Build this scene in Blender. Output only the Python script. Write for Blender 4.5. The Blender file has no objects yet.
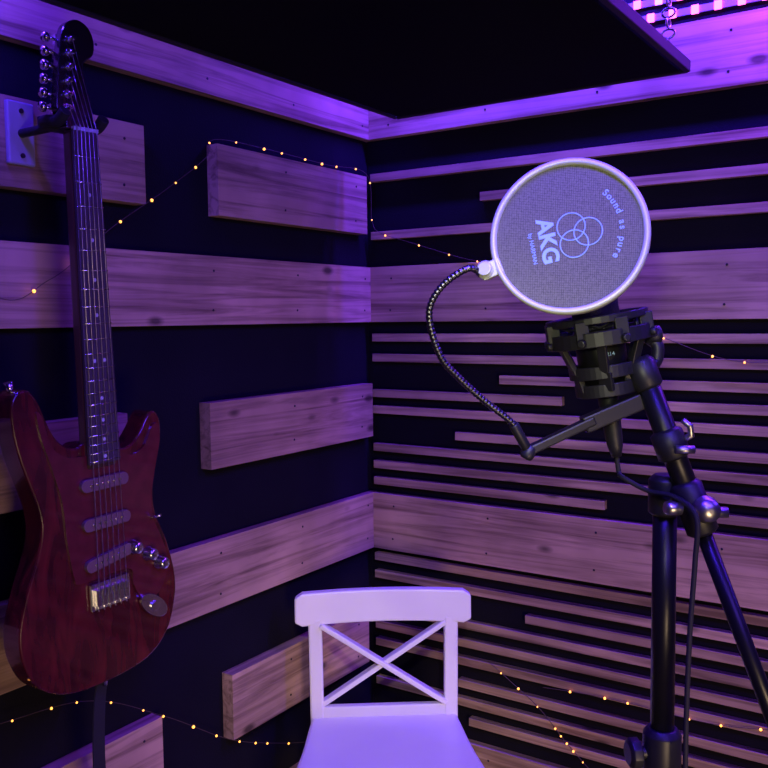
import bpy, bmesh, math, random
from mathutils import Vector, Matrix
random.seed(4)
sc = bpy.context.scene
sc.view_settings.view_transform = 'Standard'
V = Vector
H = 1.52
YAW = math.radians(33.66)

# ------------------------------------------------------------ materials
def nt(name):
    m = bpy.data.materials.new(name); m.use_nodes = True
    n = m.node_tree
    return m, n, n.nodes['Principled BSDF']
def mat(name, col, rough=0.5, metal=0.0, coat=0.0, var=0.0, vscale=20.0, bump=0.0, bscale=200.0, spec=0.5):
    m, n, b = nt(name)
    b.inputs['Base Color'].default_value = (*col, 1)
    b.inputs['Roughness'].default_value = rough
    b.inputs['Metallic'].default_value = metal
    b.inputs['Coat Weight'].default_value = coat
    b.inputs['Specular IOR Level'].default_value = spec
    tc = n.nodes.new('ShaderNodeTexCoord')
    if var > 0:
        no = n.nodes.new('ShaderNodeTexNoise'); no.inputs['Scale'].default_value = vscale
        no.inputs['Detail'].default_value = 4
        mx = n.nodes.new('ShaderNodeMix'); mx.data_type = 'RGBA'
        mx.inputs['A'].default_value = (*[c*(1-var) for c in col], 1)
        mx.inputs['B'].default_value = (*[min(1, c*(1+var)) for c in col], 1)
        n.links.new(tc.outputs['Object'], no.inputs['Vector'])
        n.links.new(no.outputs['Fac'], mx.inputs['Factor'])
        n.links.new(mx.outputs['Result'], b.inputs['Base Color'])
    if bump > 0:
        nb = n.nodes.new('ShaderNodeTexNoise'); nb.inputs['Scale'].default_value = bscale
        bp = n.nodes.new('ShaderNodeBump'); bp.inputs['Strength'].default_value = bump
        bp.inputs['Distance'].default_value = 0.002
        n.links.new(tc.outputs['Object'], nb.inputs['Vector'])
        n.links.new(nb.outputs['Fac'], bp.inputs['Height'])
        n.links.new(bp.outputs['Normal'], b.inputs['Normal'])
    return m
def emit(name, col, s):
    m, n, b = nt(name)
    b.inputs['Base Color'].default_value = (*col, 1)
    b.inputs['Emission Color'].default_value = (*col, 1)
    b.inputs['Emission Strength'].default_value = s
    return m
def wood(name, axis, light=(.58, .37, .23), dark=(.23, .135, .08), knots=True, rough=.5):
    m, n, b = nt(name); L = n.links.new
    N = n.nodes.new
    tc = N('ShaderNodeTexCoord'); geo = N('ShaderNodeNewGeometry')
    mul = N('ShaderNodeMath'); mul.operation = 'MULTIPLY'; mul.inputs[1].default_value = 37.0
    L(geo.outputs['Random Per Island'], mul.inputs[0])
    add = N('ShaderNodeVectorMath'); add.operation = 'ADD'
    L(tc.outputs['Object'], add.inputs[0]); L(mul.outputs[0], add.inputs[1])
    mp = N('ShaderNodeMapping')
    s = [42, 42, 42]; s[axis] = 1.5
    mp.inputs['Scale'].default_value = s
    L(add.outputs[0], mp.inputs['Vector'])
    no = N('ShaderNodeTexNoise'); no.inputs['Scale'].default_value = 1.2; no.inputs['Detail'].default_value = 8
    no.inputs['Roughness'].default_value = .6
    no.inputs['Distortion'].default_value = .9
    L(mp.outputs[0], no.inputs['Vector'])
    cr = N('ShaderNodeValToRGB')
    cr.color_ramp.elements[0].position = .33; cr.color_ramp.elements[0].color = (*dark, 1)
    cr.color_ramp.elements[1].position = .56; cr.color_ramp.elements[1].color = (*light, 1)
    L(no.outputs['Fac'], cr.inputs[0])
    last = cr.outputs['Color']
    nb = N('ShaderNodeTexNoise'); nb.inputs['Scale'].default_value = 5; nb.inputs['Detail'].default_value = 3
    L(add.outputs[0], nb.inputs['Vector'])
    mb = N('ShaderNodeMapRange'); mb.inputs['From Min'].default_value = .3; mb.inputs['From Max'].default_value = .7
    mb.inputs['To Min'].default_value = .66; mb.inputs['To Max'].default_value = 1.14
    L(nb.outputs['Fac'], mb.inputs['Value'])
    sb = N('ShaderNodeVectorMath'); sb.operation = 'SCALE'
    L(last, sb.inputs[0]); L(mb.outputs[0], sb.inputs['Scale']); last = sb.outputs[0]
    if knots:
        mp2 = N('ShaderNodeMapping'); s2 = [13, 13, 13]; s2[axis] = 6.0
        mp2.inputs['Scale'].default_value = s2
        L(add.outputs[0], mp2.inputs['Vector'])
        vo = N('ShaderNodeTexVoronoi'); vo.inputs['Scale'].default_value = 1
        L(mp2.outputs[0], vo.inputs['Vector'])
        mr = N('ShaderNodeMapRange'); mr.inputs['From Min'].default_value = .07; mr.inputs['From Max'].default_value = .16
        mr.inputs['To Min'].default_value = .25; mr.inputs['To Max'].default_value = 1
        L(vo.outputs['Distance'], mr.inputs['Value'])
        mx = N('ShaderNodeVectorMath'); mx.operation = 'SCALE'
        L(last, mx.inputs[0]); L(mr.outputs[0], mx.inputs['Scale'])
        last = mx.outputs[0]
    mr2 = N('ShaderNodeMapRange'); mr2.inputs['To Min'].default_value = .75; mr2.inputs['To Max'].default_value = 1.1
    L(geo.outputs['Random Per Island'], mr2.inputs['Value'])
    m3 = N('ShaderNodeVectorMath'); m3.operation = 'SCALE'
    L(last, m3.inputs[0]); L(mr2.outputs[0], m3.inputs['Scale'])
    L(m3.outputs[0], b.inputs['Base Color'])
    b.inputs['Roughness'].default_value = rough
    b.inputs['Specular IOR Level'].default_value = .25
    bp = N('ShaderNodeBump'); bp.inputs['Strength'].default_value = .2; bp.inputs['Distance'].default_value = .002
    L(no.outputs['Fac'], bp.inputs['Height']); L(bp.outputs[0], b.inputs['Normal'])
    return m

M_felt = mat('black_wall_felt', (.007, .006, .011), .9, var=.4, vscale=6, bump=.4, bscale=300, spec=.12)
M_ceil = mat('dark_ceiling', (.05, .05, .06), .9)
M_floor = wood('floor_planks', 0, (.13, .10, .08), (.06, .045, .04), False)
M_woodL = wood('pine_y', 1)
M_woodR = wood('pine_x', 0)
M_screw = mat('dark_screw', (.05, .04, .05), .4, .8)
M_panel = mat('panel_fabric', (.006, .006, .008), .95, bump=.5, bscale=500, spec=.1)
M_panelf = mat('panel_frame', (.02, .018, .022), .6)
M_white = mat('white_paint', (.88, .85, .74), .35, var=.05, vscale=8)
M_black = mat('black_metal', (.008, .008, .009), .35, .3)
M_blackp = mat('black_plastic', (.010, .010, .011), .45)
M_rubber = mat('rubber', (.008, .008, .009), .75)
M_chrome = mat('chrome', (.68, .68, .68), .22, 1)
M_steel = mat('brushed_steel', (.55, .54, .50), .35, 1)
M_ring = mat('filter_ring', (.62, .66, .46), .45, .3)
M_print = mat('print_lightblue', (.34, .58, .78), .7)
M_wire = mat('wire_copper', (.10, .06, .04), .5, .3)
M_fairy = emit('fairy_bulb', (1.0, .38, .06), 3.2)
M_ledp = emit('led_pink', (1.0, .09, .48), 6)
M_ledb = emit('led_violet', (.42, .10, 1.0), 7)
M_ledstrip = mat('led_tape', (.25, .25, .28), .6)

# ------------------------------------------------------------ mesh helpers
def frame_from(z, up=V((0, 0, 1))):
    z = z.normalized()
    if abs(z.dot(up)) > .98: up = V((0, 1, 0)) if abs(z.y) < .9 else V((1, 0, 0))
    x = up.cross(z).normalized(); y = z.cross(x)
    return x, y, z
def box(bm, lo, hi, mi=0, M=None):
    lo = V(lo); hi = V(hi)
    vs = []
    for x in (lo.x, hi.x):
        for y in (lo.y, hi.y):
            for z in (lo.z, hi.z):
                p = V((x, y, z)); vs.append(bm.verts.new(M @ p if M else p))
    for f in ((0,1,3,2),(4,6,7,5),(0,4,5,1),(2,3,7,6),(0,2,6,4),(1,5,7,3)):
        fa = bm.faces.new([vs[i] for i in f]); fa.material_index = mi
def beam(bm, p1, p2, w, t, mi=0, up=V((0, 0, 1)), M=None):
    p1 = V(p1); p2 = V(p2); x, y, z = frame_from(p2-p1, up)
    mm = Matrix((( x.x, y.x, z.x, p1.x), (x.y, y.y, z.y, p1.y), (x.z, y.z, z.z, p1.z), (0,0,0,1)))
    if M: mm = M @ mm
    box(bm, (-w/2, -t/2, 0), (w/2, t/2, (p2-p1).length), mi, mm)
def tube(bm, pts, r, seg=12, mi=0, closed=False, M=None, caps=True):
    pts = [V(p) for p in pts]; n = len(pts)
    rs = r if isinstance(r, (list, tuple)) else [r]*n
    rings = []; prev = None
    for i, p in enumerate(pts):
        if closed: t = pts[(i+1) % n]-pts[(i-1) % n]
        elif i == 0: t = pts[1]-p
        elif i == n-1: t = p-pts[-2]
        else: t = pts[i+1]-pts[i-1]
        if t.length < 1e-9: t = prev[2]
        if prev is None: x, y, z = frame_from(t)
        else:
            z = t.normalized(); x = prev[0]-z*prev[0].dot(z); x.normalize(); y = z.cross(x)
        prev = (x, y, z)
        ring = []
        for k in range(seg):
            a = 2*math.pi*k/seg
            q = p+(x*math.cos(a)+y*math.sin(a))*rs[i]
            ring.append(bm.verts.new(M @ q if M else q))
        rings.append(ring)
    m = n if closed else n-1
    for i in range(m):
        A, B = rings[i], rings[(i+1) % n]
        for k in range(seg):
            f = bm.faces.new((A[k], A[(k+1) % seg], B[(k+1) % seg], B[k])); f.material_index = mi; f.smooth = True
    if not closed and caps:
        f = bm.faces.new(rings[0][::-1]); f.material_index = mi
        f = bm.faces.new(rings[-1]); f.material_index = mi
def cyl(bm, p1, p2, r1, r2=None, seg=20, mi=0, M=None):
    tube(bm, [p1, p2], [r1, r1 if r2 is None else r2], seg, mi, M=M)
def lathe(bm, base, axis, prof, seg=28, mi=0, M=None):
    base = V(base); a = V(axis).normalized()
    x, y, z = frame_from(a); rings = []
    for (h, r) in prof:
        c = base+a*h
        rings.append([bm.verts.new((M @ q) if M else q) for q in
                      [c+(x*math.cos(2*math.pi*k/seg)+y*math.sin(2*math.pi*k/seg))*max(r, 1e-5) for k in range(seg)]])
    for i in range(len(rings)-1):
        for k in range(seg):
            f = bm.faces.new((rings[i][k], rings[i][(k+1) % seg], rings[i+1][(k+1) % seg], rings[i+1][k]))
            f.material_index = mi; f.smooth = True
    f = bm.faces.new(rings[0][::-1]); f.material_index = mi
    f = bm.faces.new(rings[-1]); f.material_index = mi
def circle_pts(c, n, R, cnt=64, flat=1.0):
    x, y, z = frame_from(V(n))
    return [V(c)+x*math.cos(2*math.pi*k/cnt)*R+y*math.sin(2*math.pi*k/cnt)*R*flat for k in range(cnt)]
def ball(bm, c, r, mi=0, M=None, u=10, v=8):
    mm = Matrix.Translation(V(c))
    if M: mm = M @ mm
    res = bmesh.ops.create_uvsphere(bm, u_segments=u, v_segments=v, radius=r, matrix=mm)
    for vv in res['verts']:
        for f in vv.link_faces: f.material_index = mi; f.smooth = True
def cr_spline(pts, k=8, closed=True):
    pts = [V(p) for p in pts]; n = len(pts); out = []
    rng = range(n) if closed else range(n-1)
    g = (lambda i: pts[i % n]) if closed else (lambda i: pts[max(0, min(n-1, i))])
    for i in rng:
        p0, p1, p2, p3 = g(i-1), g(i), g(i+1), g(i+2)
        for j in range(k):
            t = j/k
            out.append(.5*((2*p1)+(p2-p0)*t+(2*p0-5*p1+4*p2-p3)*t*t+(3*p1-p0-3*p2+p3)*t**3))
    if not closed: out.append(pts[-1])
    return out
def prism(bm, pts2, z0, z1, mi=0, M=None):
    T = (lambda q: M @ q) if M else (lambda q: q)
    a = [bm.verts.new(T(V((p[0], p[1], z0)))) for p in pts2]
    b = [bm.verts.new(T(V((p[0], p[1], z1)))) for p in pts2]
    n = len(a)
    for i in range(n):
        f = bm.faces.new((a[i], a[(i+1) % n], b[(i+1) % n], b[i])); f.material_index = mi
    for f in (bm.faces.new(b), bm.faces.new(a[::-1])): f.material_index = mi
def finish(bm, name, mats, parent=None, bevel=0, seg=2, M=None, angle=35):
    bmesh.ops.recalc_face_normals(bm, faces=bm.faces)
    me = bpy.data.meshes.new(name); bm.to_mesh(me); bm.free()
    for m in (mats if isinstance(mats, (list, tuple)) else [mats]): me.materials.append(m)
    ob = bpy.data.objects.new(name, me); sc.collection.objects.link(ob)
    if parent: ob.parent = parent
    if M: ob.matrix_local = M
    if bevel:
        md = ob.modifiers.new('bevel', 'BEVEL'); md.width = bevel; md.segments = seg
        md.limit_method = 'ANGLE'; md.angle_limit = math.radians(angle)
    return ob
def empty(name, M):
    e = bpy.data.objects.new(name, None); sc.collection.objects.link(e); e.matrix_world = M
    e.empty_display_size = .1
    return e
B = bmesh.new

# ------------------------------------------------------------ room shell
XR, YB, ZC = 2.7, -3.1, 2.34
def shell(name, lo, hi, m):
    b = B(); box(b, lo, hi); return finish(b, name, m)
shell('wall_left', (-.1, YB-.1, 0), (0, .1, ZC), M_felt)
shell('wall_back', (0, 0, 0), (XR, .1, ZC), M_felt)
shell('wall_right', (XR, YB-.1, 0), (XR+.1, .1, ZC), M_felt)
shell('wall_front', (0, YB-.1, 0), (XR, YB, ZC), M_felt)
shell('floor', (-.1, YB-.1, -.05), (XR+.1, .1, 0), M_floor)
shell('ceiling', (-.1, YB-.1, ZC), (XR+.1, .1, ZC+.05), M_ceil)

T = .022
def screws(b, pts, ax):
    for p in pts:
        q = V(p)
        cyl(b, q, q+V(ax)*.001, .0028, seg=8, mi=1)
b = B()
for z0, z1, y0, y1, t in [
        (.452, .592, YB, 0, T), (.212, .356, -.575, -.045, .030), (.215, .358, -1.75, -.765, .030), (.212, .356, -2.9, -1.95, .030),
        (-.010, .130, YB, 0, T), (-.305, -.168, -.615, -.030, .030), (-.305, -.168, -1.55, -.825, .030), (-.305, -.168, -2.8, -1.75, .030),
        (-.601, -.455, YB, 0, T), (-.895, -.752, -.57, -.06, .030), (-.90, -.765, -1.4, -.765, .030), (-.9, -.755, -2.7, -1.6, .030),
        (-1.2, -1.06, YB, 0, T)]:
    box(b, (0, y0, H+z0), (t, y1, H+z1))
    yy = [y1-.05]
    while yy[-1] > max(y0, -2.2)+.3: yy.append(yy[-1]-.27)
    for y in yy:
        screws(b, [(t, y, H+z0+.03), (t, y+.004, H+z1-.03)], (1, 0, 0))
finish(b, 'trim_1', [M_woodL, M_screw], bevel=.002)
b = B()
for z0, z1, x0, x1 in [(.452, .592, T, XR), (-.010, .130, T, XR), (-.601, -.455, T, XR), (-1.2, -1.06, T, XR)]:
    box(b, (x0, -T, H+z0), (x1, 0, H+z1))
    x = x0+.06
    while x < 1.6:
        screws(b, [(x, -T, H+z0+.03), (x+.004, -T, H+z1-.03)], (0, -1, 0)); x += .27
sl = [(.356, T, XR), (.284, .335, 2.0), (.210, T, 1.5),
      (-.050, T, 1.9), (-.102, T, XR), (-.149, .385, 2.3), (-.194, T, .541), (-.194, .75, 1.5), (-.2365, T, XR), (-.291, .265, 1.7),
      (-.335, T, XR), (-.380, T, XR), (-.423, T, .643), (-.423, .873, 1.9),
      (-.625, T, XR), (-.672, T, XR), (-.717, .452, 2.1), (-.7616, T, XR), (-.808, T, XR), (-.855, T, 1.7),
      (-.913, .27, XR), (-.960, T, 1.4), (-1.007, .3, 2.0),
      (-1.24, T, XR), (-1.29, .3, 2.2), (-1.34, T, 1.6), (-1.39, .2, XR), (-1.44, T, XR)]
for z, x0, x1 in sl:
    box(b, (x0, -.018, H+z-.0100), (x1, 0, H+z+.0100))
finish(b, 'trim_2', [M_woodR, M_screw], bevel=.0015)

# ------------------------------------------------------------ hanging acoustic panel
px0, px1, py0, py1, pz = .185, .845, -1.45, -.145, H+.46
Mp = Matrix.Translation(((px0+px1)/2, (py0+py1)/2, pz))
pan = empty('acoustic_ceiling_panel', Mp)
hx, hy = (px1-px0)/2, (py1-py0)/2
PT = .022
b = B(); box(b, (-hx+.012, -hy+.012, .002), (hx-.012, hy-.012, PT-.002)); finish(b, 'fabric_core', M_panel, pan)
b = B()
for s in (-1, 1):
    box(b, (s*hx-.006, -hy, 0), (s*hx+.006, hy, PT)); box(b, (-hx, s*hy-.006, 0), (hx, s*hy+.006, PT))
finish(b, 'frame', M_panelf, pan, bevel=.002)
b = B()
for sx in (-1, 1):
    for sy in (-1, 1):
        cx, cy = sx*(hx-.02), sy*(hy-.06)
        z = PT; k = 0
        tube(b, circle_pts((cx, cy, z+.006), (1, 0, 0), .010, 16), .002, 6, closed=True)
        while z < ZC-pz-.015:
            z += .019; k += 1
            tube(b, circle_pts((cx, cy, z), (1, 0, 0) if k % 2 else (0, 1, 0), .012, 14, .7), .0022, 6, closed=True)
finish(b, 'chains', M_steel, pan)

# ------------------------------------------------------------ LED strips (one per wall)
zl = H+.632
b = B()
for dz in (-.012, .020):
    box(b, (.03, -.006, zl+dz-.007), (XR-.01, -.001, zl+dz+.007), 0)
x = .05; k = 0
while x < XR-.05:
    box(b, (x, -.010, zl-.021), (x+.014, -.006, zl-.004), 1)
    box(b, (x+.016, -.010, zl+.012), (x+.030, -.006, zl+.028), 2 if k % 3 == 0 else 1)
    x += .045; k += 1
finish(b, 'led_strip_light', [M_ledstrip, M_ledp, M_ledb])
b = B()
box(b, (.001, YB+.01, zl-.008), (.006, -.03, zl+.008), 0)
y = -.05
while y > YB+.05:
    box(b, (.006, y-.012, zl-.005), (.010, y, zl+.005), 1)
    y -= .045
finish(b, 'led_strip_light.001', [M_ledstrip, M_ledb])

# ------------------------------------------------------------ fairy lights
def string(b, pts, step=.07, r=.0026):
    s = cr_spline(pts, 14, closed=False)
    tube(b, s, .0007, 6, 0)
    acc = 0
    for i in range(1, len(s)):
        acc += (s[i]-s[i-1]).length
        if acc > step:
            acc = random.uniform(-.03, .02)
            ball(b, s[i]+V((0, 0, -.001)), r*random.uniform(.7, 1.2), 1, u=8, v=6)
b = B()
o = .034
string(b, [(o, -1.62, H+.37), (o, -1.38, H+.28), (o, -1.1, H+.05), (o, -.98, H+.07), (o, -.847, H+.167), (o, -.73, H+.24), (o, -.614, H+.32), (o, -.587, H+.361), (o, -.437, H+.366),
           (o, -.22, H+.362), (o, -.05, H+.360), (o, -.03, H+.25), (.06, -.03, H+.215), (.15, -.024, H+.185), (.312, -.024, H+.136), (.43, -.026, H+.12),
           (.52, -.026, H+.05), (.756, -.024, H-.043), (.97, -.024, H-.097), (1.3, -.024, H-.02), (1.8, -.03, H+.14)])
string(b, [(o, -1.5, H-.47), (o, -1.2, H-.62), (o, -.944, H-.665), (o, -.766, H-.762), (o, -.59, H-.882), (o, -.45, H-.95), (o, -.325, H-1.0), (.045, -.2, H-1.04)], .055)
string(b, [(.36, -.024, H-.84), (.41, -.024, H-.87), (.492, -.024, H-.924), (.56, -.024, H-.99), (.63, -.024, H-1.05)], .035)
string(b, [(.50, -.024, H-.87), (.6, -.024, H-.862), (.713, -.024, H-.859), (.918, -.024, H-.858), (1.2, -.024, H-.80)], .06)
finish(b, 'fairy_lights', [M_wire, M_fairy])

# ------------------------------------------------------------ chair (bar stool with crossed back)
D = 1.94
ch = empty('white_bar_chair', Matrix.Translation((1.306-.5543*D-.8323*.008, -1.893+.8323*D-.5543*.008, 0)) @ Matrix.Rotation(YAW+math.radians(2.5), 4, 'Z'))
b = B()
N = 24; rows = []
for i in range(N+1):
    t = -1+2*i/N
    x = t*.199; yb = .012*(1-t*t)
    topz = .908-.004*t*t; botz = .832+.006*(1-t*t)-.003
    r = .010 if abs(t) > .97 else 0
    rows.append([(x, yb-.012, botz+r), (x, yb+.012, botz+r), (x, yb+.014, topz-r), (x, yb-.010, topz-r)])
rv = [[b.verts.new(V(p)) for p in r] for r in rows]
for i in range(N):
    for k in range(4):
        b.faces.new((rv[i][k], rv[i+1][k], rv[i+1][(k+1) % 4], rv[i][(k+1) % 4]))
b.faces.new(rv[0]); b.faces.new(rv[-1][::-1])
finish(b, 'top_rail', M_white, ch, bevel=.004)
b = B()
for s in (-1, 1):
    beam(b, (s*.152, 0, .59), (s*.154, .004, .845), .031, .022, up=V((0, 1, 0)))
    beam(b, (s*.166, .03, 0), (s*.152, 0, .60), .031, .024, up=V((0, 1, 0)))
    beam(b, (s*.180, -.335, 0), (s*.155, -.30, .60), .034, .034, up=V((0, 1, 0)))
    beam(b, (s*.163, .018, .24), (s*.172, -.325, .22), .018, .028)
    beam(b, (s*.163, .018, .36), (s*.168, -.318, .34), .018, .028)
    beam(b, (s*.150, 0, .565), (s*.150, -.31, .565), .020, .05)
finish(b, 'legs_and_posts', M_white, ch, bevel=.004)
b = B()
beam(b, (-.17, -.328, .16), (.17, -.328, .16), .020, .032)
beam(b, (-.165, .02, .26), (.165, .02, .26), .018, .028)
beam(b, (-.15, -.305, .565), (.15, -.305, .565), .020, .05)
beam(b, (-.15, 0, .565), (.15, 0, .565), .020, .05)
finish(b, 'stretchers', M_white, ch, bevel=.003)
b = B()
for s in (-1, 1):
    beam(b, (-.142, .002+.003*s, .645 if s > 0 else .832), (.142, .002+.003*s, .832 if s > 0 else .645), .012, .025, up=V((0, 1, 0)))
beam(b, (-.15, 0, .628), (.15, 0, .628), .018, .03)
finish(b, 'cross_back', M_white, ch, bevel=.003)
b = B()
seat = cr_spline([(-.160, .012), (-.168, -.03), (-.180, -.16), (-.198, -.29), (-.185, -.345), (-.10, -.366), (0, -.37), (.10, -.366), (.185, -.345), (.198, -.29),
                  (.180, -.16), (.168, -.03), (.160, .012), (.09, .016), (0, .016), (-.09, .016)], 6)
prism(b, seat, .590, .618)
finish(b, 'seat', M_white, ch, bevel=.008, seg=3)

# ------------------------------------------------------------ guitar
def gmat():
    m, n, b_ = nt('cherry_lacquer'); N = n.nodes.new; L = n.links.new
    tc = N('ShaderNodeTexCoord'); mp = N('ShaderNodeMapping'); mp.inputs['Scale'].default_value = (14, 3, 14)
    no = N('ShaderNodeTexNoise'); no.inputs['Scale'].default_value = 2; no.inputs['Detail'].default_value = 5; no.inputs['Distortion'].default_value = 1.5
    cr = N('ShaderNodeValToRGB')
    cr.color_ramp.elements[0].position = .3; cr.color_ramp.elements[0].color = (.020, .0016, .003, 1)
    cr.color_ramp.elements[1].position = .72; cr.color_ramp.elements[1].color = (.13, .012, .010, 1)
    L(tc.outputs['Object'], mp.inputs[0]); L(mp.outputs[0], no.inputs[0]); L(no.outputs['Fac'], cr.inputs[0])
    L(cr.outputs[0], b_.inputs['Base Color'])
    b_.inputs['Roughness'].default_value = .25; b_.inputs['Coat Weight'].default_value = .6; b_.inputs['Coat Roughness'].default_value = .05
    return m
M_gb = gmat()
M_pg = mat('pickguard_tortoise', (.10, .012, .014), .25, var=.5, vscale=40, coat=.4)
M_fb = mat('rosewood', (.050, .035, .040), .4, var=.3, vscale=60)
M_neck = mat('neck_wood', (.06, .028, .018), .35, coat=.4)
M_head = mat('headstock_dark', (.014, .008, .012), .25, coat=.6)
M_pick = mat('pickup_cover', (.16, .09, .08), .35)
M_dot = mat('inlay', (.45, .45, .48), .4)
G = Matrix(((0, 0, 1, .18), (1, 0, 0, -.996), (0, 1, 0, .947), (0, 0, 0, 1))) @ Matrix.Rotation(math.radians(1.7), 4, 'Z')
gt = empty('electric_guitar', G)
S = 1.045/1000
def gp(l): return [(x*S, y*S) for x, y in l]
def g3(l): return [V((x, y, 0)) for x, y in gp(l)]
body = [(0,0),(80,8),(130,38),(154,88),(157,130),(142,185),(121,230),(114,262),(119,300),(131,335),(140,365),(138,390),(127,402),(112,398),(97,380),(80,363),(58,353),(36,355),
        (25,366),(-25,370),(-42,366),(-62,370),(-80,386),(-94,412),(-106,440),(-122,458),(-141,455),(-151,435),(-150,400),(-141,360),(-127,320),(-116,285),(-114,255),(-124,220),(-147,170),(-163,120),(-159,75),(-135,33),(-82,6)]
body = [((x*.86 if x > 30 else (x*.93 if x < -30 else x)), y) for x, y in body]
b = B(); prism(b, cr_spline(g3(body), 5), -.043, 0)
o_ = finish(b, 'body', M_gb, gt, bevel=.009, seg=4, angle=50)
pg = [(26,350),(58,340),(84,352),(100,378),(113,382),(115,355),(102,310),(92,268),(93,232),(108,195),(118,158),(108,122),(86,104),(60,112),(46,138),(38,164),(-48,164),(-60,176),(-68,230),(-72,290),(-86,345),(-100,392),(-104,425),(-96,418),(-84,376),(-62,356),(-30,352)]
b = B(); prism(b, cr_spline(g3(pg), 5), .0002, .0028)
finish(b, 'pickguard', M_pg, gt)
b = B()
def taper(b, y0, y1, w0, w1, z0, z1, mi=0):
    pts = [(-w0, y0), (w0, y0), (w1, y1), (-w1, y1)]
    prism(b, [V((x*S, y*S, 0)) for x, y in pts], z0, z1, mi)
taper(b, 330, 823, 27, 21, -.016, .0065)
finish(b, 'neck', M_neck, gt, bevel=.006, seg=3)
b = B(); taper(b, 338, 823, 28, 21.3, .0065, .0125); finish(b, 'fretboard', M_fb, gt, bevel=.001)
b = B()
sl_ = 684
for f in range(1, 22):
    y = 823-sl_*(1-2**(-f/12))
    w = 21.3+(823-y)/485*6.5
    cyl(b, V((-w*S, y*S, .0128)), V((w*S, y*S, .0128)), .0009, seg=8)
finish(b, 'frets', M_chrome, gt)
b = B()
for f in (3, 5, 7, 9, 12, 15, 17, 19, 21):
    y = 823-sl_*(1-2**(-(f-.5)/12))
    for dx in ((-9, 9) if f == 12 else (0,)):
        cyl(b, V((dx*S, y*S, .0124)), V((dx*S, y*S, .0129)), .003, seg=12)
box(b, V((-21*S, 821*S, .008)), V((21*S, 826*S, .0145)))
finish(b, 'inlays_and_nut', M_dot, gt)
hs = [(-21,823),(-24,833),(-36,846),(-38,858),(-34,885),(-28,925),(-22,955),(-12,972),(6,980),(24,973),(33,955),(30,935),(18,925),(11,915),(14,892),(21,865),(24,842),(21,823)]
b = B(); prism(b, cr_spline(g3(hs), 4), -.014, .001); finish(b, 'headstock', M_head, gt, bevel=.002, angle=50)
b = B()
posts = []
for i in range(6):
    y = 852+i*19.5; x = -22+i*2.4
    posts.append((x, y))
    cyl(b, V((x*S, y*S, 0)), V((x*S, y*S, .014)), .0042, .0032, 12)
    cyl(b, V((x*S, y*S, 0)), V((x*S, y*S, .003)), .0065, seg=14)
    cyl(b, V((x*S, y*S, -.016)), V(((x-26)*S, y*S, -.016)), .0025, seg=8)
    box(b, V(((x-12)*S, (y-7)*S, -.022)), V(((x+8)*S, (y+7)*S, -.014)))
    lathe(b, V(((x-22)*S, y*S, -.016)), (-1, 0, 0), [(0, .0028), (.002, .0070), (.007, .0080), (.010, .0065), (.012, .001)], 14)
finish(b, 'tuners', M_chrome, gt)
b = B()
for i in range(6):
    xb = -26+i*10.4; xn = -17+i*6.8
    z = .0165
    tube(b, [V((xb*S, 139*S, .013)), V((xn*S, 824*S, z-.001)), V((posts[i][0]*S, posts[i][1]*S, .008))], .00080-.00006*i, 6)
finish(b, 'strings', M_steel, gt)
b = B()
for y, a in ((308, 0), (249, 0), (192, 8)):
    Mx = Matrix.Translation((0, y*S, .0028)) @ Matrix.Rotation(math.radians(a), 4, 'Z')
    cap = []
    for k in range(32):
        t = 2*math.pi*k/32; cx = (34 if math.cos(t) > 0 else -34)
        cap.append(V(((cx+9*math.cos(t))*S, 9.5*math.sin(t)*S, 0)))
    prism(b, cap, 0, .0075, 0, Mx)
    for i in range(6):
        cyl(b, V(((-26+i*10.4)*S, 0, .0075)), V(((-26+i*10.4)*S, 0, .0088)), .0026, seg=10, mi=1, M=Mx)
finish(b, 'pickups', [M_pick, M_chrome], gt, bevel=.0012)
b = B()
box(b, V((-36*S, 118*S, .002)), V((36*S, 158*S, .006)))
for i in range(6):
    xb = -26+i*10.4
    box(b, V(((xb-4.4)*S, 124*S, .006)), V(((xb+4.4)*S, 150*S, .0125)))
    cyl(b, V((xb*S, 116*S, .009)), V((xb*S, 126*S, .009)), .0015, seg=8)
Mj = Matrix.Translation((82*S, 92*S, .0028)) @ Matrix.Rotation(math.radians(-38), 4, 'Z')
prism(b, [V((31*math.cos(a)*S, 15*math.sin(a)*S, 0)) for a in [2*math.pi*k/28 for k in range(28)]], -.001, .005, 0, Mj)
cyl(b, V((0, 0, .004)), V((0, 0, .009)), .008, seg=16, M=Mj)
finish(b, 'bridge_and_jack_plate', M_chrome, gt, bevel=.001)
b = B()
for x, y in ((48, 196), (77, 178), (99, 158)):
    lathe(b, V((x*S, y*S, .0028)), (0, 0, 1), [(0, .0125), (.003, .0125), (.005, .0108), (.016, .0098), (.0185, .008), (.019, .001)], 24)
cyl(b, V((88*S, 232*S, .001)), V((94*S, 238*S, .02)), .0022, seg=8)
finish(b, 'knobs', M_chrome, gt)
b = B()
cyl(b, V((0, -.001, -.022)), V((0, -.016, -.022)), .004, seg=12)
cyl(b, V((-125*S, 453*S, -.022)), V((-129*S, 470*S, -.022)), .004, .007, seg=12)
finish(b, 'strap_buttons', M_chrome, gt)
b = B()
sp = [V((-.004, -.004, -.025)), V((-.010, -.06, -.030)), V((-.014, -.16, -.033)), V((-.010, -.30, -.030)), V((-.018, -.42, -.034))]
s_ = cr_spline(sp, 6, False)
L1 = [b.verts.new(p+V((-.016, 0, .006))) for p in s_]; L2 = [b.verts.new(p+V((.016, 0, -.006))) for p in s_]
for i in range(len(s_)-1): b.faces.new((L1[i], L1[i+1], L2[i+1], L2[i]))
o_ = finish(b, 'strap', M_rubber, gt); md = o_.modifiers.new('s', 'SOLIDIFY'); md.thickness = .002

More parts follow.
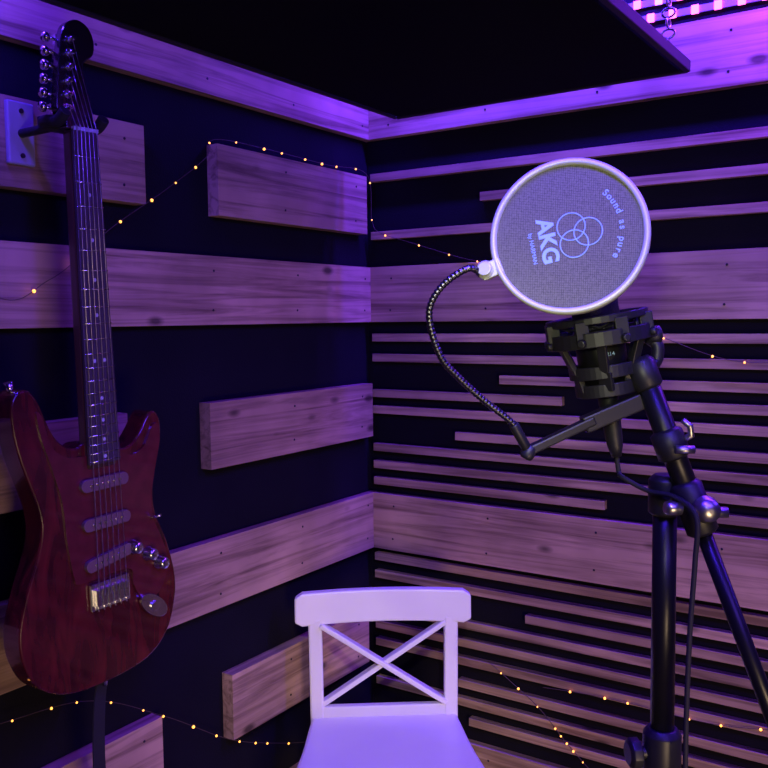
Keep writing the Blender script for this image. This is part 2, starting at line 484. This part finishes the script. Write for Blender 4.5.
# hanger
hz = H+.300; hy_ = -1.025
hg = empty('guitar_wall_hanger', Matrix.Translation((.030, hy_, hz)))
b = B(); box(b, (0, -.024, -.05), (.010, .024, .05)); finish(b, 'wall_plate', mat('plate_grey', (.30, .28, .30), .5), hg, bevel=.003)
b = B()
for z in (-.035, .035): cyl(b, (.010, 0, z), (.012, 0, z), .004, seg=12)
finish(b, 'plate_screws', M_screw, hg)
b = B()
cyl(b, (.008, 0, 0), (.105, 0, 0), .007)
box(b, (.095, -.032, -.010), (.120, .032, .010))
for s in (-1, 1):
    tube(b, cr_spline([(.108, s*.030, 0), (.128, s*.036, -.002), (.150, s*.035, -.004), (.168, s*.034, .008)], 5, False), .009, 12)
finish(b, 'yoke_arms', M_rubber, hg, bevel=.002)

# ------------------------------------------------------------ mic stand rig
RB = Matrix.Translation((1.306-.5543*.95+.8323*.307, -1.893+.8323*.95+.5543*.307, 0)) @ Matrix.Rotation(YAW, 4, 'Z')
st = empty('microphone_boom_stand', RB)
def Lp(s, d, z): return V((s-.307, d-.95, H+z))
b = B()
cyl(b, V((0, 0, .12)), V((0, 0, 1.04)), .0165, seg=24)
cyl(b, V((0, 0, 1.03)), V((0, 0, 1.335)), .0130, seg=24)
finish(b, 'pole', M_black, st)
b = B()
lathe(b, V((0, 0, 1.005)), (0, 0, 1), [(0, .0165), (.004, .021), (.048, .021), (.055, .016)], 24)
cyl(b, V((0, 0, 1.032)), V((-.036, -.004, 1.032)), .007, seg=12)
lathe(b, V((-.024, -.003, 1.032)), (-1, -.1, 0), [(0, .009), (.003, .017), (.013, .017), (.016, .012)], 10)
lathe(b, V((0, 0, .10)), (0, 0, 1), [(0, .017), (.005, .026), (.05, .026), (.06, .018)], 24)
lathe(b, V((0, 0, 1.30)), (0, 0, 1), [(0, .0125), (.004, .018), (.04, .018), (.046, .012)], 24)
finish(b, 'clutches', M_blackp, st, bevel=.001)
b = B()
for a in (40, 160, 280):
    d = V((math.cos(math.radians(a)), math.sin(math.radians(a)), 0))
    tube(b, [V((0, 0, .135))+d*.02, V((0, 0, .02))+d*.30, V((0, 0, .011))+d*.33], .0095, 12)
    tube(b, [V((0, 0, .012))+d*.30, V((0, 0, .010))+d*.34], .012, 12)
finish(b, 'tripod_legs', M_black, st)
J = Lp(.330, .925, -.206)
bd = (Lp(.275, .945, -.055)-Lp(.403, .895, -.424)).normalized()
b = B()
cyl(b, J-bd*.42, J+bd*.01, .0085, seg=18)
cyl(b, J-bd*.44, J-bd*.40, .011, seg=18)
cyl(b, J-bd*.02, J+bd*.165, .0125, seg=20)
finish(b, 'boom_arm', M_black, st)
b = B()
lathe(b, J-bd*.03, bd, [(0, .012), (.004, .017), (.055, .017), (.06, .012)], 20)
lathe(b, J+bd*.055, bd, [(0, .012), (.003, .0175), (.03, .0175), (.034, .012)], 20)
lathe(b, J+bd*.135, bd, [(0, .012), (.004, .016), (.03, .016), (.036, .011)], 20)
cyl(b, J, V((.005, 0, 1.335)), .014, seg=16)
finish(b, 'boom_collars', M_blackp, st)
b = B()
lathe(b, J+V((.004, .012, 0)), (.1, -1, .05), [(0, .013), (.018, .0145), (.03, .0145), (.034, .0120), (.040, .0110), (.041, .002)], 24)
cyl(b, J+V((.0, -.018, -.001)), J+V((.028, -.020, -.001)), .006, seg=12)
lathe(b, J+V((-.018, -.014, .002)), (-1, 0, .1), [(0, .006), (.012, .008), (.018, .006)], 14)
q = J+bd*.075
tube(b, [q+V((.01, -.005, .0)), q+V((.020, -.01, .008)), q+V((.018, -.012, .018)), q+V((.010, -.012, .024))], [.0035, .004, .0035, .003], 10)
cyl(b, q+V((.0, -.02, -.006)), q+V((.020, -.02, -.006)), .0045, seg=12)
finish(b, 'pivot_joint', M_steel, st)
# microphone
mc = empty('condenser_microphone', RB)
top = Lp(.218, .965, .10); bot = Lp(.2465, .965, -.085)
ax = (top-bot).normalized(); LL = (top-bot).length
b = B()
lathe(b, bot, ax, [(0, .017), (.004, .020), (.012, .0215), (.018, .0265), (.070, .0275), (.072, .026)], 32)
finish(b, 'body', M_black, mc)
b = B()
lathe(b, bot, ax, [(.072, .0255), (.165, .0255), (.178, .022), (.187, .012), (.188, .001)], 32)
finish(b, 'grille', mat('mic_grille', (.10, .10, .11), .45, .8, bump=.8, bscale=900), mc)
b = B()
lathe(b, bot, ax, [(-.072, .0055), (-.060, .0085), (-.05, .0095), (-.03, .0105), (-.006, .011), (0, .012), (.003, .014)], 20)
finish(b, 'xlr_connector', M_blackp, mc)
# shock mount
sm = empty('shock_mount', RB)
x_, y_, z_ = frame_from(ax)
b = B()
def ringband(b, c, R, w, t, seg=40):
    prof = [(-w/2, R-t), (-w/2, R), (w/2, R), (w/2, R-t), (-w/2, R-t)]
    rings = []
    for h, r in prof[:-1]:
        rings.append([b.verts.new(c+ax*h+(x_*math.cos(2*math.pi*k/seg)+y_*math.sin(2*math.pi*k/seg))*r) for k in range(seg)])
    for i in range(4):
        A = rings[i]; Bn = rings[(i+1) % 4]
        for k in range(seg):
            b.faces.new((A[k], A[(k+1) % seg], Bn[(k+1) % seg], Bn[k]))
c1 = bot+ax*.083; c2 = bot+ax*.063; c3 = bot+ax*.026; c4 = bot+ax*.006
ringband(b, c1, .055, .008, .006); ringband(b, c2, .057, .016, .007)
ringband(b, c3, .038, .014, .006); ringband(b, c4, .034, .014, .006)
for k in range(8):
    a = 2*math.pi*(k+.3)/8
    d = x_*math.cos(a)+y_*math.sin(a)
    beam(b, c2+d*.053, c1+d*.053, .014, .008)
    lathe(b, c2-ax*.002+d*.057, d, [(0, .005), (.004, .005), (.006, .004)], 10)
for k in range(6):
    a = 2*math.pi*(k+.3)/6; d = x_*math.cos(a)+y_*math.sin(a)
    beam(b, c4+d*.030, c3+d*.034, .016, .006)
    beam(b, c3+d*.035, c2+d*.050, .010, .006)
finish(b, 'frame', M_blackp, sm, bevel=.001)
def text_at(name, body_, size, Mx, m, parent, bold=0):
    cu = bpy.data.curves.new(name, 'FONT'); cu.body = body_; cu.size = size; cu.align_x = 'CENTER'; cu.align_y = 'CENTER'
    cu.extrude = .0001; cu.offset = bold
    o = bpy.data.objects.new(name+'_tmp', cu); sc.collection.objects.link(o)
    dg = bpy.context.evaluated_depsgraph_get()
    me = bpy.data.meshes.new_from_object(o.evaluated_get(dg))
    bpy.data.objects.remove(o)
    me.transform(Mx)
    me.materials.clear(); me.materials.append(m)
    o = bpy.data.objects.new(name, me); sc.collection.objects.link(o); o.parent = parent
    return o
fz = V((0, -1, 0)); fz = (fz-ax*fz.dot(ax)).normalized(); fxx = ax.cross(fz).normalized()
lc = bot+ax*.044+fz*.0277
LMx = Matrix(((fxx.x, ax.x, fz.x, lc.x), (fxx.y, ax.y, fz.y, lc.y), (fxx.z, ax.z, fz.z, lc.z), (0, 0, 0, 1)))
text_at('model_print', 'C 214', .006, LMx, M_print, mc)
b = B()
for k in range(8):
    a = 2*math.pi*(k+.3)/8; a2 = a+math.pi/8
    d = x_*math.cos(a)+y_*math.sin(a); d2 = x_*math.cos(a2)+y_*math.sin(a2); d3 = x_*math.cos(a+math.pi/4)+y_*math.sin(a+math.pi/4)
    tube(b, [c1+d*.052, (c1+c2)/2+d2*.030, c1+d3*.052], .0015, 6)
finish(b, 'elastics', M_rubber, sm)
b = B()
E = J+bd*.165
tube(b, cr_spline([c2+V((.056, 0, -.003)), c2+V((.064, -.002, -.012)), c2+V((.060, -.004, -.03)), E], 5, False), .007, 12)
lathe(b, c2+V((.050, -.002, 0)), (1, 0, .1), [(0, .009), (.010, .010), (.016, .010), (.018, .006)], 14)
finish(b, 'swivel_bracket', M_blackp, sm)
# cable
b = B()
c0 = bot-ax*.070
tube(b, cr_spline([c0, c0-ax*.02, Lp(.262, .955, -.178), Lp(.285, .94, -.190), Lp(.308, .915, -.193), Lp(.322, .895, -.210), Lp(.323, .90, -.26), Lp(.320, .905, -.35),
                   Lp(.318, .905, -.50), Lp(.320, .895, -.80), Lp(.33, .87, -1.2), Lp(.35, .82, -1.48), Lp(.40, .70, -1.513), Lp(.6, .55, -1.514)], 10, False), .0028, 10)
finish(b, 'cable', M_rubber, mc)

# ------------------------------------------------------------ pop filter
pf = empty('pop_filter', RB)
fc = Lp(.181, .86, .077); n_ = V((-.36, -1, .16)).normalized()
fx = V((0, 0, 1)).cross(n_).normalized(); fy = n_.cross(fx)
FM = Matrix(((fx.x, fy.x, n_.x, fc.x), (fx.y, fy.y, n_.y, fc.y), (fx.z, fy.z, n_.z, fc.z), (0, 0, 0, 1)))
R = .0740
b = B()
seg = 96; prof = [(-.005, R-.003), (-.006, R), (-.004, R+.0028), (.004, R+.0028), (.006, R+.001), (.006, R-.002), (.003, R-.0035), (-.003, R-.0035)]
rr = [[b.verts.new(FM @ V((r*math.cos(2*math.pi*k/seg), r*math.sin(2*math.pi*k/seg), h))) for k in range(seg)] for h, r in prof]
for i in range(len(rr)):
    for k in range(seg):
        f = b.faces.new((rr[i][k], rr[i][(k+1) % seg], rr[(i+1) % len(rr)][(k+1) % seg], rr[(i+1) % len(rr)][k])); f.smooth = True
finish(b, 'ring', M_ring, pf)
def meshmat():
    m, n, bs = nt('filter_mesh'); N = n.nodes.new; L = n.links.new
    tc = N('ShaderNodeTexCoord')
    outs = []
    for d in ('X', 'Z'):
        w = N('ShaderNodeTexWave'); w.bands_direction = d; w.inputs['Scale'].default_value = 190
        w.inputs['Distortion'].default_value = .6; w.inputs['Detail'].default_value = 1
        L(tc.outputs['Object'], w.inputs['Vector']); outs.append(w)
    mu = N('ShaderNodeMath'); mu.operation = 'MULTIPLY'
    L(outs[0].outputs['Fac'], mu.inputs[0]); L(outs[1].outputs['Fac'], mu.inputs[1])
    no = N('ShaderNodeTexNoise'); no.inputs['Scale'].default_value = 500; L(tc.outputs['Object'], no.inputs['Vector'])
    av = N('ShaderNodeMath'); av.operation = 'ADD'; L(mu.outputs[0], av.inputs[0]); L(no.outputs['Fac'], av.inputs[1])
    cr = N('ShaderNodeValToRGB'); cr.color_ramp.elements[0].position = .35; cr.color_ramp.elements[0].color = (.070, .074, .038, 1)
    cr.color_ramp.elements[1].position = 1.0; cr.color_ramp.elements[1].color = (.21, .215, .105, 1)
    L(av.outputs[0], cr.inputs[0]); L(cr.outputs[0], bs.inputs['Base Color'])
    bs.inputs['Roughness'].default_value = .9; bs.inputs['Specular IOR Level'].default_value = .15
    return m
b = B(); lathe(b, FM @ V((0, 0, -.001)), n_, [(0, R-.002), (.0018, R-.002)], 96)
o_ = finish(b, 'nylon_mesh', meshmat(), pf)
for p in o_.data.polygons: p.use_smooth = False
b = B()
lathe(b, FM @ V((-R*.93-.012, -.031, -.008)), n_, [(0, .008), (.004, .0095), (.012, .0095), (.015, .007), (.018, .007)], 20)
beam(b, FM @ V((-R*.93+.004, -.026, 0)), FM @ V((-R*.93-.016, -.034, 0)), .010, .016)
finish(b, 'ring_clamp', M_ring, pf, bevel=.001)
gp_ = cr_spline([FM @ V((-R*.93-.016, -.036, 0)), Lp(.085, .872, .048), Lp(.058, .875, .030), Lp(.046, .88, .003), Lp(.057, .89, -.038), Lp(.077, .90, -.062), Lp(.103, .91, -.086), Lp(.138, .92, -.115), Lp(.152, .93, -.140)], 24, False)
out = [gp_[0]]
for i in range(1, len(gp_)):
    while (gp_[i]-out[-1]).length > .0011:
        out.append(out[-1]+(gp_[i]-out[-1]).normalized()*.0011)
b = B(); tube(b, out, [(.0038 if (i//2) % 2 else .0032) for i in range(len(out))], 10)
finish(b, 'gooseneck', mat('gooseneck_metal', (.15, .15, .15), .32, 1), pf)
b = B()
tube(b, [Lp(.136, .92, -.113), Lp(.153, .93, -.143)], .0055, 12)
beam(b, Lp(.150, .93, -.145), Lp(.226, .94, -.112), .013, .010)
beam(b, Lp(.215, .942, -.118), Lp(.285, .948, -.090), .016, .018)
lathe(b, Lp(.158, .93, -.138), (-.6, 0, -1), [(0, .006), (.008, .008), (.014, .008), (.016, .005)], 12)
finish(b, 'stand_clamp', M_blackp, pf, bevel=.002)
def text(name, body_, size, loc, rot, bold=0):
    return text_at(name, body_, size, FM @ Matrix.Translation((loc[0], loc[1], .0012)) @ Matrix.Rotation(math.radians(rot), 4, 'Z'), M_print, pf, bold)
rot = -78
def lr(x, y):
    a = math.radians(rot); return (x*math.cos(a)-y*math.sin(a), x*math.sin(a)+y*math.cos(a))
text('logo_letters', 'AKG', .022, lr(0, -.021), rot, .0007)
text('logo_caption', 'by HARMAN', .0058, lr(.004, -.036), rot)
b = B()
for k in range(3):
    a = math.radians(90+120*k)
    cx, cy = lr(.010*math.cos(a), .009+.010*math.sin(a))
    tube(b, [FM @ V((p.x, p.y, .0010)) for p in circle_pts((cx, cy, 0), (0, 0, 1), .0135, 40)], .0006, 6, closed=True)
finish(b, 'logo_circles', M_print, pf)
s_txt = 'Sound as pure'
for i, c in enumerate(s_txt):
    if c == ' ': continue
    a = math.radians(68-i*6.3+0)
    text('logo_letter', c, .0088, (.051*math.cos(a-.35), .051*math.sin(a-.35)+.003), math.degrees(a-.35)-90, .0001)

# ------------------------------------------------------------ lights
def area(name, loc, target, sx, sy, col, e, spread=180):
    l = bpy.data.lights.new(name, 'AREA'); l.shape = 'RECTANGLE'; l.size = sx; l.size_y = sy
    l.energy = e; l.color = col; l.spread = math.radians(spread)
    o = bpy.data.objects.new(name, l); sc.collection.objects.link(o)
    o.location = loc; d = V(target)-V(loc); o.rotation_euler = d.to_track_quat('-Z', 'Y').to_euler()
    return o
def spot(name, loc, target, col, e, deg, blend=.9, r=.02):
    l = bpy.data.lights.new(name, 'SPOT'); l.energy = e; l.color = col; l.spot_size = math.radians(deg); l.spot_blend = blend
    l.shadow_soft_size = r
    o = bpy.data.objects.new(name, l); sc.collection.objects.link(o)
    o.location = loc; d = V(target)-V(loc); o.rotation_euler = d.to_track_quat('-Z', 'Y').to_euler()
BL = (.065, .018, 1.0)
area('led_wash_back', (1.35, -.13, 2.30), (1.35, -.02, 2.0), 2.5, .03, BL, 80)
area('led_wash_left', (.13, -1.3, 2.30), (.02, -1.3, 2.0), .03, 2.4, BL, 80)
area('led_wash_pink', (1.35, -.10, 2.28), (1.35, -.02, 2.05), .8, .03, (1.0, .08, .8), 3)
area('violet_fill', (1.9, -1.6, 2.30), (.9, -.8, 1.0), .9, .9, (.15, .06, 1.0), 27)  # added general violet fill overhead, not one of the LED strips
area('warm_room_lamp', (2.2, -1.95, .60), (.50, -.35, .50), .5, .5, (1.0, .70, .42), 6.0, 90)
spot('phone_flash', (1.30, -1.95, 1.60), (1.0, -1.08, 1.57), (1, 1, .62), 17, 28)
spot('chair_fill_spot', (1.7, -2.3, 2.28), (.28, -.35, .72), (1.0, .97, .76), 68, 20, 1.0, .05)  # added neutral spot to whiten the chair, no such fixture in the room
w = bpy.data.worlds.new('world'); sc.world = w; w.use_nodes = True
w.node_tree.nodes['Background'].inputs[0].default_value = (.02, .01, .06, 1)
w.node_tree.nodes['Background'].inputs[1].default_value = .5

# ------------------------------------------------------------ camera
cd = bpy.data.cameras.new('camera'); cam = bpy.data.objects.new('camera', cd); sc.collection.objects.link(cam)
cd.sensor_width = 36; cd.lens = 36*877/768; cd.clip_start = .02
cam.matrix_world = Matrix.Translation((1.306, -1.893, H)) @ Matrix.Rotation(YAW, 4, 'Z') @ Matrix.Rotation(math.radians(90-4.3), 4, 'X') @ Matrix.Rotation(math.radians(-.66), 4, 'Z')
sc.camera = cam
